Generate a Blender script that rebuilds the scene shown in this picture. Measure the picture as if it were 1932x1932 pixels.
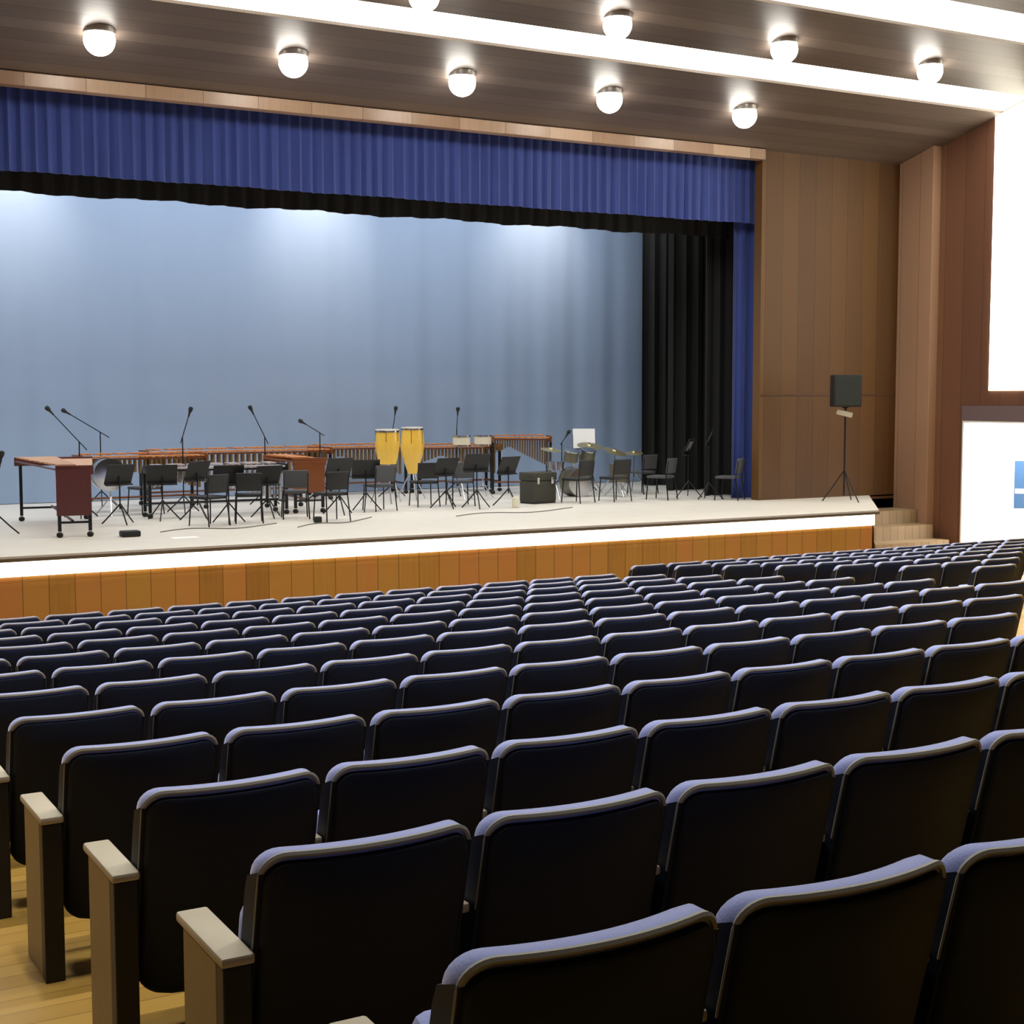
import bpy, bmesh, math, random
from mathutils import Vector, Matrix

for o in list(bpy.data.objects):
    bpy.data.objects.remove(o, do_unlink=True)
S = bpy.context.scene
COL = S.collection
PI = math.pi
random.seed(7)

# ------------------------------------------------------------------ camera
CZ = 3.2                                   # eye height above the flat floor in front of the stage
FPX, YAW, PITCH, ROLL = 2746.1, 0.51472, -0.080787, -0.001039
cd = bpy.data.cameras.new('camera')
cam = bpy.data.objects.new('camera', cd)
COL.objects.link(cam)
fw = Vector((math.sin(YAW) * math.cos(PITCH), math.cos(YAW) * math.cos(PITCH), math.sin(PITCH)))
rt = Vector((math.cos(YAW), -math.sin(YAW), 0))
up = rt.cross(fw)
r2 = math.cos(ROLL) * rt + math.sin(ROLL) * up
u2 = -math.sin(ROLL) * rt + math.cos(ROLL) * up
cam.matrix_world = Matrix(((r2.x, u2.x, -fw.x, 0), (r2.y, u2.y, -fw.y, 0), (r2.z, u2.z, -fw.z, CZ), (0, 0, 0, 1)))
cd.sensor_width = 36
cd.lens = FPX / 1932 * 36
cd.clip_start = 0.05
cd.clip_end = 200
S.camera = cam

# ------------------------------------------------------------------ world, exposure
W = bpy.data.worlds.new('world')
S.world = W
W.use_nodes = True
W.node_tree.nodes['Background'].inputs[0].default_value = (0.5, 0.55, 0.65, 1)
W.node_tree.nodes['Background'].inputs[1].default_value = 0.02
S.view_settings.view_transform = 'Standard'
S.view_settings.look = 'None'
S.view_settings.gamma = 1
S.view_settings.use_curve_mapping = False
S.view_settings.exposure = 0.0


def lamp(name, kind, loc, target, power, color=(1, 1, 1), **kw):
    l = bpy.data.lights.new(name, kind)
    l.energy = power
    l.color = color
    for k, v in kw.items():
        setattr(l, k, v)
    o = bpy.data.objects.new(name, l)
    COL.objects.link(o)
    o.location = loc
    d = Vector(target) - Vector(loc)
    o.rotation_euler = d.to_track_quat('-Z', 'Y').to_euler()
    return o


def ax(u):
    """azimuth tangent of an image column, used only to work out where things stand"""
    return math.tan(YAW + math.atan((u - 966) / FPX))


ZS = 1.1           # stage floor height
YS = 19.6          # stage front
YP = 22.6          # proscenium plane
XR = 18.38         # right edge of the opening
XL = -3.0          # left edge of the opening
XW = 22.2          # right side wall
XLW = -6.0         # left side wall
YB = 29.0          # backdrop


def ceil_z(y):
    return CZ + 10.654 - 0.263 * y


# lights of the stage house, then added fill over the seats
BACK_X = (5.4, 11.6, 17.0)
for bx_ in BACK_X:
    lamp('cyc_spot', 'SPOT', (bx_, 27.3, 8.3), (bx_, 29.0, 6.9), 320, (1, 0.8, 0.6), spot_size=math.radians(75), spot_blend=1.0, shadow_soft_size=0.25)
lamp('cyc_wash', 'AREA', (8.5, 26.9, 8.6), (8.5, 29.0, 3.0), 430, (0.96, 0.98, 1.0), shape='RECTANGLE', size=22, size_y=0.5)
lamp('stage_wash', 'AREA', (8.5, 25.2, 8.7), (8.5, 24.0, 1.1), 480, (1, 0.98, 0.94), shape='RECTANGLE', size=20, size_y=1.5)

# unseen spots without fixtures, added to brighten seat tops and aisle floor
for hy in (14.6, 11.2, 7.8, 4.4):
    for hx in (-2.2, 1.5, 5.5, 9.5, 13.5, 17.5):
        lamp('seat_fill_spot', 'SPOT', (hx, hy, 9.6), (hx, hy, 0), 330 if hx < 0 else (760 if hx < 3 else (980 if hy < 11 else 1300)), (1, 0.97, 0.93), spot_size=math.radians(86), spot_blend=0.8, shadow_soft_size=0.2)

# ------------------------------------------------------------------ materials
MATS = {}


def lin(c):
    return tuple(((v / 255 / 12.92) if v / 255 <= 0.04045 else ((v / 255 + 0.055) / 1.055) ** 2.4) for v in c) + (1,)


def mat(name, rgb, rough=0.5, metal=0.0, spec=0.5, noise=0.0, nscale=40, bump=0.0, sheen=0.0, emit=0.0, emit_rgb=None, coat=0.0):
    if name in MATS:
        return MATS[name]
    m = bpy.data.materials.new(name)
    m.use_nodes = True
    nt = m.node_tree
    b = nt.nodes['Principled BSDF']
    b.inputs['Base Color'].default_value = lin(rgb)
    b.inputs['Roughness'].default_value = rough
    b.inputs['Metallic'].default_value = metal
    b.inputs['Specular IOR Level'].default_value = spec
    if sheen:
        b.inputs['Sheen Weight'].default_value = sheen
        b.inputs['Sheen Roughness'].default_value = 0.4
    if coat:
        b.inputs['Coat Weight'].default_value = coat
        b.inputs['Coat Roughness'].default_value = 0.2
    if emit:
        b.inputs['Emission Color'].default_value = lin(emit_rgb or rgb)
        b.inputs['Emission Strength'].default_value = emit
    if noise or bump:
        tc = nt.nodes.new('ShaderNodeTexCoord')
        n = nt.nodes.new('ShaderNodeTexNoise')
        n.inputs['Scale'].default_value = nscale
        n.inputs['Detail'].default_value = 4
        nt.links.new(tc.outputs['Object'], n.inputs['Vector'])
        if noise:
            mx = nt.nodes.new('ShaderNodeMix')
            mx.data_type = 'RGBA'
            mx.blend_type = 'MULTIPLY'
            mx.inputs[0].default_value = 1
            mx.inputs[6].default_value = lin(rgb)
            mr = nt.nodes.new('ShaderNodeMapRange')
            mr.inputs['To Min'].default_value = 1 - noise
            mr.inputs['To Max'].default_value = 1 + noise
            nt.links.new(n.outputs['Fac'], mr.inputs['Value'])
            nt.links.new(mr.outputs['Result'], mx.inputs[7])
            nt.links.new(mx.outputs[2], b.inputs['Base Color'])
        if bump:
            bp = nt.nodes.new('ShaderNodeBump')
            bp.inputs['Strength'].default_value = bump
            bp.inputs['Distance'].default_value = 0.01
            nt.links.new(n.outputs['Fac'], bp.inputs['Height'])
            nt.links.new(bp.outputs['Normal'], b.inputs['Normal'])
    MATS[name] = m
    return m


def wood(name, cols, plank, across, along, rough=0.4, seam=0.012, seam_dark=0.45, grain=0.35, coat=0.0, length=None):
    """planks: 'across' axis counts boards, 'along' axis is the grain direction"""
    if name in MATS:
        return MATS[name]
    m = bpy.data.materials.new(name)
    m.use_nodes = True
    nt = m.node_tree
    L = nt.links.new
    b = nt.nodes['Principled BSDF']
    b.inputs['Roughness'].default_value = rough
    if coat:
        b.inputs['Coat Weight'].default_value = coat
        b.inputs['Coat Roughness'].default_value = 0.15
    tc = nt.nodes.new('ShaderNodeTexCoord')
    sp = nt.nodes.new('ShaderNodeSeparateXYZ')
    L(tc.outputs['Object'], sp.inputs[0])

    def math_(op, a, bb=None):
        n = nt.nodes.new('ShaderNodeMath')
        n.operation = op
        for i, v in enumerate((a, bb)):
            if v is None:
                continue
            if isinstance(v, (int, float)):
                n.inputs[i].default_value = v
            else:
                L(v, n.inputs[i])
        return n.outputs[0]
    q = math_('MULTIPLY', sp.outputs[across], 1 / plank)
    idx = math_('FLOOR', q)
    fr = math_('FRACT', q)
    key = idx
    if length:
        off = math_('MULTIPLY', idx, 0.37)
        q2 = math_('ADD', math_('MULTIPLY', sp.outputs[along], 1 / length), off)
        key = math_('ADD', math_('MULTIPLY', idx, 7.31), math_('FLOOR', q2))
    wn = nt.nodes.new('ShaderNodeTexWhiteNoise')
    wn.noise_dimensions = '1D'
    L(key, wn.inputs['W'])
    mp = nt.nodes.new('ShaderNodeMapping')
    sc = [22, 22, 22]
    sc['XYZ'.index(along)] = 1.3
    mp.inputs['Scale'].default_value = sc
    L(tc.outputs['Object'], mp.inputs['Vector'])
    cmb = nt.nodes.new('ShaderNodeVectorMath')
    cmb.operation = 'ADD'
    L(mp.outputs[0], cmb.inputs[0])
    sv = nt.nodes.new('ShaderNodeVectorMath')
    sv.operation = 'SCALE'
    sv.inputs[3].default_value = 9.0
    L(wn.outputs['Color'], sv.inputs[0])
    L(sv.outputs[0], cmb.inputs[1])
    ns = nt.nodes.new('ShaderNodeTexNoise')
    ns.inputs['Scale'].default_value = 1.0
    ns.inputs['Detail'].default_value = 5
    ns.inputs['Roughness'].default_value = 0.6
    L(cmb.outputs[0], ns.inputs['Vector'])
    t = math_('ADD', math_('MULTIPLY', wn.outputs['Value'], 1 - grain), math_('MULTIPLY', ns.outputs['Fac'], grain))
    rp = nt.nodes.new('ShaderNodeValToRGB')
    el = rp.color_ramp.elements
    el[0].position = 0.05
    el[0].color = lin(cols[0])
    el[1].position = 0.95
    el[1].color = lin(cols[-1])
    for i, c in enumerate(cols[1:-1]):
        e = el.new(0.05 + 0.9 * (i + 1) / (len(cols) - 1))
        e.color = lin(c)
    L(t, rp.inputs[0])
    s = math_('LESS_THAN', fr, seam / plank)
    mx = nt.nodes.new('ShaderNodeMix')
    mx.data_type = 'RGBA'
    mx.blend_type = 'MULTIPLY'
    L(s, mx.inputs[0])
    L(rp.outputs[0], mx.inputs[6])
    mx.inputs[7].default_value = (seam_dark, seam_dark, seam_dark, 1)
    L(mx.outputs[2], b.inputs['Base Color'])
    MATS[name] = m
    return m


M_CEIL = wood('ceiling_wood', [(74, 64, 58), (92, 80, 72), (110, 98, 90)], 0.3, 'Y', 'X', rough=0.45, grain=0.5)
M_WALLF = wood('facing_wall_wood', [(74, 45, 16), (92, 61, 22), (102, 71, 28)], 0.42, 'X', 'Z', rough=0.6, grain=0.4)
M_WALLS = wood('side_wall_wood', [(98, 66, 52), (116, 80, 62), (128, 92, 68)], 0.5, 'Y', 'Z', rough=0.45, grain=0.4)
M_PIL = wood('pilaster_wood', [(160, 126, 104), (174, 140, 116)], 0.5, 'Y', 'Z', rough=0.45, grain=0.6)
M_FASC = wood('fascia_wood', [(160, 112, 50), (190, 144, 70), (198, 136, 76), (184, 152, 68)], 0.34, 'X', 'Z', rough=0.4, grain=0.3)
M_LIP = wood('lip_wood', [(140, 108, 84), (176, 146, 120), (196, 170, 146)], 0.9, 'X', 'Z', rough=0.35, grain=0.4)
M_FLOOR = wood('aisle_parquet', [(150, 116, 48), (166, 130, 58), (176, 140, 66)], 0.11, 'Y', 'X', rough=0.4, grain=0.4, length=1.1, seam=0.004)
M_STEP = wood('step_wood', [(150, 128, 96), (168, 146, 114)], 0.2, 'X', 'Y', rough=0.45, grain=0.5)
M_STAGE = mat('stage_floor_grey', (218, 214, 206), 0.5, noise=0.06, nscale=3)
M_EDGE = mat('stage_edge_trim', (104, 92, 76), 0.5, noise=0.1, nscale=12)
M_BAND = mat('light_band_glow', (255, 250, 226), 0.5, emit=7.0, emit_rgb=(255, 249, 232))
M_BAND2 = mat('stage_edge_band_glow', (255, 248, 222), 0.5, emit=2.6, emit_rgb=(255, 246, 222))
M_BULB = mat('bulb_glow', (255, 252, 244), 0.4, emit=26, emit_rgb=(255, 250, 240))
M_RING = mat('downlight_ring', (170, 166, 160), 0.35, metal=0.4)
M_BLACKWALL = mat('stage_house_black', (22, 22, 23), 0.9)
M_DARKWALL = mat('hall_rear_dark', (52, 44, 38), 0.8)
M_VAL = mat('royal_blue_drape', (48, 68, 142), 0.8, noise=0.12, nscale=3, sheen=0.3)
M_BLK = mat('black_drape', (26, 28, 28), 0.9, noise=0.15, nscale=4)
M_CYC = mat('pale_blue_backdrop', (150, 172, 204), 0.85, noise=0.03, nscale=1.2)
M_SHELL = mat('black_seat_shell', (26, 33, 48), 0.6, spec=0.22, noise=0.1, nscale=60)
M_CUSH = mat('blue_seat_fabric', (154, 164, 216), 0.75, noise=0.1, nscale=160, bump=0.15, sheen=0.5)
M_PIPE = mat('grey_seat_piping', (150, 148, 138), 0.5, spec=0.5)
M_ARM = mat('beige_armrest', (188, 178, 154), 0.45, noise=0.06, nscale=30)
M_PANEL = wood('seat_end_wood', [(112, 90, 50), (128, 104, 60)], 0.3, 'Y', 'Z', rough=0.4, grain=0.8, seam=0)
M_POST = mat('black_seat_post', (16, 16, 17), 0.5)
M_WHITE = mat('corridor_white', (240, 240, 242), 0.7)
M_HEAD = mat('door_header_grey', (112, 98, 104), 0.5)
M_BLACKM = mat('black_metal', (24, 25, 27), 0.4, metal=0.3)
M_BLACKP = mat('black_plastic', (30, 31, 33), 0.6)
M_CHROME = mat('chrome', (200, 202, 206), 0.22, metal=1.0)
M_TUBE = mat('brass_tube', (150, 124, 90), 0.35, metal=0.7)
M_DARKTUBE = mat('dark_resonator', (74, 46, 42), 0.4, metal=0.2)
M_ROSE = wood('rosewood_bar', [(178, 108, 50), (202, 130, 62), (212, 144, 80)], 0.05, 'X', 'Y', rough=0.35, seam=0, grain=0.4)
M_PINKBAR = wood('padauk_bar', [(204, 156, 120), (220, 178, 142)], 0.05, 'X', 'Y', rough=0.3, seam=0, grain=0.4)
M_SILVER = mat('vibraphone_bar', (206, 196, 196), 0.3, metal=0.5)
M_BROWN = mat('brown_frame', (120, 66, 32), 0.4, noise=0.15, nscale=14)
M_MAROON = mat('maroon_frame', (92, 46, 42), 0.4, noise=0.15, nscale=14)
M_CONGA = mat('yellow_conga', (250, 204, 84), 0.3, noise=0.08, nscale=8, coat=0.4)
M_SKIN = mat('drum_skin', (226, 220, 200), 0.6)
M_PAPER = mat('white_paper', (250, 250, 250), 0.7)
M_CYMB = mat('bronze_cymbal', (176, 166, 124), 0.3, metal=0.7)
M_DRUM = mat('olive_drum_shell', (96, 94, 76), 0.35, coat=0.4, noise=0.1, nscale=9)
M_GREYCH = mat('grey_chair_fabric', (74, 76, 80), 0.8)
M_BLUEB = mat('blue_banner', (74, 120, 170), 0.6)
M_CABLE = mat('grey_cable', (120, 120, 116), 0.6)


# ------------------------------------------------------------------ mesh helpers
class MB:
    def __init__(s):
        s.v = []
        s.f = []

    def add(s, vs, fs):
        n = len(s.v)
        s.v += [tuple(p) for p in vs]
        s.f += [[i + n for i in f] for f in fs]
        return s

    def box(s, a, b, bev=0.0, rot=0.0):
        (x0, y0, z0), (x1, y1, z1) = a, b
        bm = bmesh.new()
        bmesh.ops.create_cube(bm, size=1)
        for v in bm.verts:
            v.co = Vector(((x0 + x1) / 2 + v.co.x * (x1 - x0), (y0 + y1) / 2 + v.co.y * (y1 - y0), (z0 + z1) / 2 + v.co.z * (z1 - z0)))
        if bev:
            bmesh.ops.bevel(bm, geom=list(bm.edges), offset=bev, segments=2, affect='EDGES', profile=0.5)
        if rot:
            bmesh.ops.rotate(bm, verts=bm.verts, cent=((x0 + x1) / 2, (y0 + y1) / 2, (z0 + z1) / 2), matrix=Matrix.Rotation(rot, 3, 'Z'))
        return s._bm(bm)

    def _bm(s, bm):
        bm.verts.index_update()
        s.add([v.co[:] for v in bm.verts], [[v.index for v in f.verts] for f in bm.faces])
        bm.free()
        return s

    def obox(s, c, size, M, bev=0.0):
        """box of given size, turned by matrix M about its centre c"""
        bm = bmesh.new()
        bmesh.ops.create_cube(bm, size=1)
        for v in bm.verts:
            v.co = Vector((v.co.x * size[0], v.co.y * size[1], v.co.z * size[2]))
        if bev:
            bmesh.ops.bevel(bm, geom=list(bm.edges), offset=bev, segments=2, affect='EDGES', profile=0.5)
        for v in bm.verts:
            v.co = M @ v.co + Vector(c)
        return s._bm(bm)

    def tube(s, pts, r, n=8, caps=True):
        pts = [Vector(p) for p in pts]
        rr = r if isinstance(r, (list, tuple)) else [r] * len(pts)
        vs, fs = [], []
        ref = None
        for i, p in enumerate(pts):
            t = (pts[min(i + 1, len(pts) - 1)] - pts[max(i - 1, 0)]).normalized()
            if ref is None:
                ref = Vector((0, 0, 1)) if abs(t.z) < 0.9 else Vector((1, 0, 0))
            a = (ref - t * ref.dot(t)).normalized()
            ref = a
            b = t.cross(a)
            for k in range(n):
                th = 2 * PI * k / n
                vs.append(p + (a * math.cos(th) + b * math.sin(th)) * rr[i])
        for i in range(len(pts) - 1):
            for k in range(n):
                k2 = (k + 1) % n
                fs.append([i * n + k, i * n + k2, (i + 1) * n + k2, (i + 1) * n + k])
        if caps:
            fs.append(list(range(n))[::-1])
            fs.append([(len(pts) - 1) * n + k for k in range(n)])
        return s.add(vs, fs)

    def lathe(s, prof, n=20, M=None):
        """prof: (r, z) from bottom to top, r may be 0 at the ends"""
        vs, fs, rings = [], [], []
        for r, z in prof:
            if r < 1e-6:
                rings.append([len(vs)])
                vs.append(Vector((0, 0, z)))
            else:
                rings.append(list(range(len(vs), len(vs) + n)))
                vs += [Vector((r * math.cos(2 * PI * k / n), r * math.sin(2 * PI * k / n), z)) for k in range(n)]
        for a, b in zip(rings[:-1], rings[1:]):
            for k in range(n):
                k2 = (k + 1) % n
                if len(a) == 1 and len(b) == 1:
                    continue
                if len(a) == 1:
                    fs.append([a[0], b[k2], b[k]])
                elif len(b) == 1:
                    fs.append([a[k], a[k2], b[0]])
                else:
                    fs.append([a[k], a[k2], b[k2], b[k]])
        if len(rings[0]) > 1:
            fs.append(rings[0][::-1])
        if len(rings[-1]) > 1:
            fs.append(rings[-1])
        if M is not None:
            vs = [M @ v for v in vs]
        return s.add(vs, fs)

    def prism(s, poly, z0, z1):
        n = len(poly)
        vs = [(x, y, z0) for x, y in poly] + [(x, y, z1) for x, y in poly]
        fs = [list(range(n))[::-1], [n + i for i in range(n)]]
        fs += [[i, (i + 1) % n, n + (i + 1) % n, n + i] for i in range(n)]
        return s.add(vs, fs)

    def build(s, name, m, parent=None, smooth=False, kind=None):
        me = bpy.data.meshes.new(name)
        me.from_pydata(s.v, [], s.f)
        me.validate()
        bm = bmesh.new()
        bm.from_mesh(me)
        bmesh.ops.recalc_face_normals(bm, faces=bm.faces)
        bm.to_mesh(me)
        bm.free()
        me.materials.append(m)
        if smooth:
            for p in me.polygons:
                p.use_smooth = True
            try:
                me.set_sharp_from_angle(angle=math.radians(42))
            except Exception:
                pass
        o = bpy.data.objects.new(name, me)
        COL.objects.link(o)
        if parent:
            o.parent = parent
        if kind:
            o['kind'] = kind
        return o


def tag(o, label, cat, group=None):
    o['label'] = label
    o['category'] = cat
    if group:
        o['group'] = group
    return o


def thing(name, label, cat, loc=(0, 0, 0), rz=0.0, group=None):
    o = bpy.data.objects.new(name, None)
    o.empty_display_size = 0.1
    COL.objects.link(o)
    o.location = loc
    o.rotation_euler = (0, 0, rz)
    return tag(o, label, cat, group)


def kids(o):
    return [c for c in bpy.data.objects if c.parent == o]


def dup(root, loc, rz, label, group=None, children=None):
    r = root.copy()
    COL.objects.link(r)
    r.location = loc
    r.rotation_euler = (0, 0, rz)
    r['label'] = label
    if group:
        r['group'] = group
    for ch in (children if children is not None else kids(root)):
        c = ch.copy()
        COL.objects.link(c)
        c.parent = r
        for g in kids(ch) if children is None else []:
            d = g.copy()
            COL.objects.link(d)
            d.parent = c
    return r


def struct(name, mb, m):
    return mb.build(name, m, kind='structure')


# ------------------------------------------------------------------ the setting
D_ROW, Y1, H1, DZ, PITCHX, X0 = 1.015, 2.150, 0.974, 0.0975, 0.605, 1.683
SEAT_H = 0.858


def row_y(r):
    return Y1 + (r - 1) * D_ROW


def row_floor(r):
    bump = 0.03 * max(0.0, min(1.0, (r - 3) / 4.0)) * max(0.0, min(1.0, (15 - r) / 4.0))
    return max(0.0, CZ - H1 - DZ * (r - 1) - SEAT_H + bump)


# stepped auditorium floor, one tread per row
prof = []
ys0 = -4.0
tread = [(row_y(r) - 0.30, row_floor(r)) for r in range(-4, 16)]
pts = [(ys0, tread[0][1])]
for (ya, za), (yb, zb) in zip(tread[:-1], tread[1:]):
    pts += [(yb, za), (yb, zb)]
pts.append((30.0, pts[-1][1]))
vs = [(XLW, y, z) for y, z in pts] + [(26.0, y, z) for y, z in pts]
n = len(pts)
fs = [[i, i + 1, n + i + 1, n + i] for i in range(n - 1)]
fl = MB().add(vs, fs)
zb = -0.3
fl.add([(XLW, ys0, zb), (26, ys0, zb), (26, 30, zb), (XLW, 30, zb)], [[0, 3, 2, 1]])
struct('floor', fl, M_FLOOR)

# ceiling: sloping wood canopy, interrupted by two glowing bands
YC = [YP, 20.13, 19.42, 17.88, 17.05]


def slope_slab(mb, ya, yb, x0, x1, t=0.25, dz=0.0):
    za, zb_ = ceil_z(ya) + dz, ceil_z(yb) + dz
    return mb.add([(x0, ya, za), (x1, ya, za), (x1, yb, zb_), (x0, yb, zb_), (x0, ya, za + t), (x1, ya, za + t), (x1, yb, zb_ + t), (x0, yb, zb_ + t)],
                  [[0, 1, 2, 3], [7, 6, 5, 4], [0, 4, 5, 1], [1, 5, 6, 2], [2, 6, 7, 3], [3, 7, 4, 0]])


cm = MB()
slope_slab(cm, YC[0] + 0.2, YC[1], XLW, XW + 0.3)
slope_slab(cm, YC[2], YC[3], XLW, XW + 0.3)
slope_slab(cm, YC[4], 15.0, XLW, XW + 0.3)
zc15 = ceil_z(15.0)
cm.box((XLW, -4.0, zc15), (XW + 0.3, 15.0, zc15 + 0.25))
slope_slab(cm, YC[1], YC[2], XLW, XW + 0.3, t=0.1, dz=0.2)
slope_slab(cm, YC[3], YC[4], XLW, XW + 0.3, t=0.1, dz=0.2)
struct('ceiling', cm, M_CEIL)

# walls of the hall
DOOR = (18.9, 20.92, 2.66)
wr = MB()
wr.box((XW, -4.0, 0), (XW + 0.3, DOOR[0], 10.2))
wr.box((XW, DOOR[1], 0), (XW + 0.3, YP + 0.3, 10.2))
wr.box((XW, DOOR[0], DOOR[2]), (XW + 0.3, DOOR[1], 10.2))
struct('wall_right', wr, M_WALLS)
struct('wall_left', MB().box((XLW - 0.3, -4.0, 0), (XLW, YP + 0.3, 10.2)), M_WALLS)
struct('wall_back', MB().box((XLW - 0.3, -4.3, 0), (XW + 0.3, -4.0, 10.2)), M_DARKWALL)
struct('wall_stage_right', MB().box((XR, YP, 0), (XW, YP + 0.22, 8.3)), M_WALLF)
struct('wall_stage_left', MB().box((XLW, YP, 0), (XL, YP + 0.22, 8.3)), M_WALLF)
struct('trim_2', MB().box((XR, YP - 0.012, CZ - 0.03), (XW, YP - 0.001, CZ + 0.0)), mat('wall_joint', (84, 56, 38), 0.6))
ZL0, ZL1 = CZ + 4.52, CZ + 4.72
lip = MB().box((XL, YP - 0.1, ZL0), (XR, YP + 0.12, ZL1), 0.01)
struct('trim_1', lip, M_LIP)
struct('wall_header', MB().box((XL, YP + 0.12, ZL0 + 0.02), (XR, YP + 0.22, 9.2)), M_BLACKWALL)
struct('trim_3', MB().box((XW - 0.22, 21.66, 0), (XW, YP, ceil_z(21.66)), 0.01), M_PIL)

# stage house
sh = MB().box((XL - 3, YB + 0.8, 0), (XW + 3, YB + 1.0, 10)).build('wall_stage_back', M_BLACKWALL, kind='structure')
struct('wall_house_left', MB().box((XL - 3.2, YP + 0.22, 0), (XL - 3.0, YB + 1.0, 10)), M_BLACKWALL)
struct('wall_house_right', MB().box((XW + 3, YP + 0.22, 0), (XW + 3.2, YB + 1.0, 10)), M_BLACKWALL)
struct('ceiling_stage', MB().box((XL - 3.2, YP + 0.22, 10), (XW + 3.2, YB + 1.0, 10.2)), M_BLACKWALL)

# stage: slab with a slanted right corner
XE = 18.72
poly = [(XL - 3, YB + 0.8), (XL - 3, YS), (XE, YS), (21.3, YP), (XW + 3, YP), (XW + 3, YB + 0.8)]
inner = [(XL - 3, YB + 0.8), (XL - 3, YS + 0.09), (XE - 0.07, YS + 0.09), (21.2, YP), (XW + 3, YP), (XW + 3, YB + 0.8)]
struct('floor_stage', MB().prism(poly, ZS - 0.03, ZS), M_STAGE)
struct('trim_stage_edge', MB().prism([(XL - 3, YS + 0.3), (XL - 3, YS - 0.015), (XE + 0.01, YS - 0.015), (21.3, YP - 0.03), (21.0, YP - 0.03), (XE - 0.2, YS + 0.3)], ZS - 0.074, ZS - 0.031), M_EDGE)
struct('wall_stage_front', MB().prism([(x, y) for x, y in inner], 0.0, ZS - 0.081), M_FASC)
tag(MB().box((XL - 3, YS + 0.04, 0.825), (XE - 0.06, YS + 0.088, ZS - 0.075)).build('light_band', M_BAND2),
    'glowing warm white light band under the front edge of the stage', 'light', None)

# steps at the right end of the stage
st = thing('stage_steps', 'short flight of wooden steps up to the right end of the stage', 'steps', (0, 0, 0))
hs = [0.275, 0.55, 0.825]
fronts = [21.0, 21.45, 21.9]


def diag_x(y):
    return XE + (21.3 - XE) * (y - YS) / (YP - YS) + 0.06


for i in range(3):
    yb_ = fronts[i + 1] if i < 2 else YP - 0.02
    y0, y1_ = fronts[i], yb_
    MB().prism([(diag_x(y0), y0), (XW - 0.24, y0), (XW - 0.24, y1_), (diag_x(y1_), y1_)], 0, hs[i]).build('step', M_STEP, st)

# glowing bands
for k, (ya, yb_, lo, lab) in enumerate(((YC[1], YC[2], CZ + 0.06, 'glowing white band across the ceiling and down the right wall above the doorway'),
                                        (YC[3], YC[4], CZ - 0.2, 'glowing white ceiling band at the top right corner, nearer the camera'))):
    b = thing('light_band', lab, 'light', (0, 0, 0))
    m1 = MB()
    slope_slab(m1, ya - 0.01, yb_ + 0.01, XLW + 0.05, XW - 0.005, t=0.06, dz=0.04)
    m1.build('ceiling_band', M_BAND, b)
    yq = ya + 0.14
    MB().add([(x, y, z) for x in (XW - 0.03, XW - 0.002) for y, z in ((yb_, lo), (yq, lo), (yq, ceil_z(yq) - 0.005), (yb_, ceil_z(yb_) - 0.005))],
             [[0, 1, 2, 3], [7, 6, 5, 4], [0, 4, 5, 1], [1, 5, 6, 2], [2, 6, 7, 3], [3, 7, 4, 0]]).build('wall_band', M_BAND, b)

# downlights
L1 = [(0.2497, 21.12), (0.3867, 21.12), (0.5225, 21.12), (0.656, 21.12), (0.7932, 21.12)]
L2 = [(0.4907, 18.86), (0.6634, 18.86), (0.8355, 18.86), (1.0075, 18.86)]
dome = MB().lathe([(0, -0.36)] + [(0.22 * math.sin(a), -0.14 - 0.22 * math.cos(a)) for a in [PI / 16 * i for i in range(1, 14)]] + [(0, 0.0)], 20)
ring = MB().lathe([(0.2, -0.05), (0.215, -0.05), (0.22, -0.03), (0.22, 0.03), (0.2, 0.03)], 24)
proto = None
names = {0: ['leftmost', 'second from left', 'middle', 'second from right', 'rightmost'], 1: ['leftmost and cut off', 'second from left', 'third from left', 'rightmost']}
for g, L in enumerate((L1, L2)):
    for i, (k, y) in enumerate(L):
        lab = ('%s bright downlight of the five nearest the blue valance' if g == 0 else '%s bright downlight in the row between the light bands') % names[g][i]
        loc = (k * y, y, ceil_z(y) + 0.02)
        gr = 'downlights by the valance' if g == 0 else 'downlights between the light bands'
        if proto is None:
            proto = thing('downlight', lab, 'light', loc, 0, gr)
            ring.build('ring', M_RING, proto, True)
            dome.build('bulb', M_BULB, proto, True)
        else:
            dup(proto, loc, 0, lab, gr)
        lamp('downlight_beam', 'SPOT', (loc[0], loc[1], loc[2] - 0.3), (loc[0], loc[1] - 0.0, 0), 500, (1, 0.96, 0.9), spot_size=math.radians(110), spot_blend=0.8, shadow_soft_size=0.15)


# ------------------------------------------------------------------ doorway with a bright corridor behind it
cor = MB()
X0c, X1c = XW + 0.3, XW + 2.8
ya, yb_ = DOOR[0] - 0.9, DOOR[1] + 0.02
cor.box((X1c, ya, 0), (X1c + 0.1, yb_ + 0.1, 3.0))
cor.box((X0c, ya - 0.1, 0), (X1c + 0.1, ya, 3.0))
cor.box((X0c, yb_, 0), (X1c + 0.1, yb_ + 0.1, 3.0))
cor.box((X0c, ya - 0.1, 3.0), (X1c + 0.1, yb_ + 0.1, 3.1))
struct('wall_corridor', cor, M_WHITE)
lamp('corridor_lamp', 'AREA', (XW + 1.5, 19.7, 2.95), (XW + 1.5, 19.7, 0), 260, (1, 1, 1), shape='RECTANGLE', size=2.0, size_y=1.5)
dr = MB()
dr.box((XW - 0.03, DOOR[0] - 0.1, DOOR[2]), (XW + 0.0, DOOR[1] + 0.02, DOOR[2] + 0.3), 0.005)
struct('trim_4', dr, M_HEAD)
jb = MB().box((XW - 0.028, DOOR[1] - 0.03, 0), (XW + 0.32, DOOR[1] + 0.004, DOOR[2] + 0.004))
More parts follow.
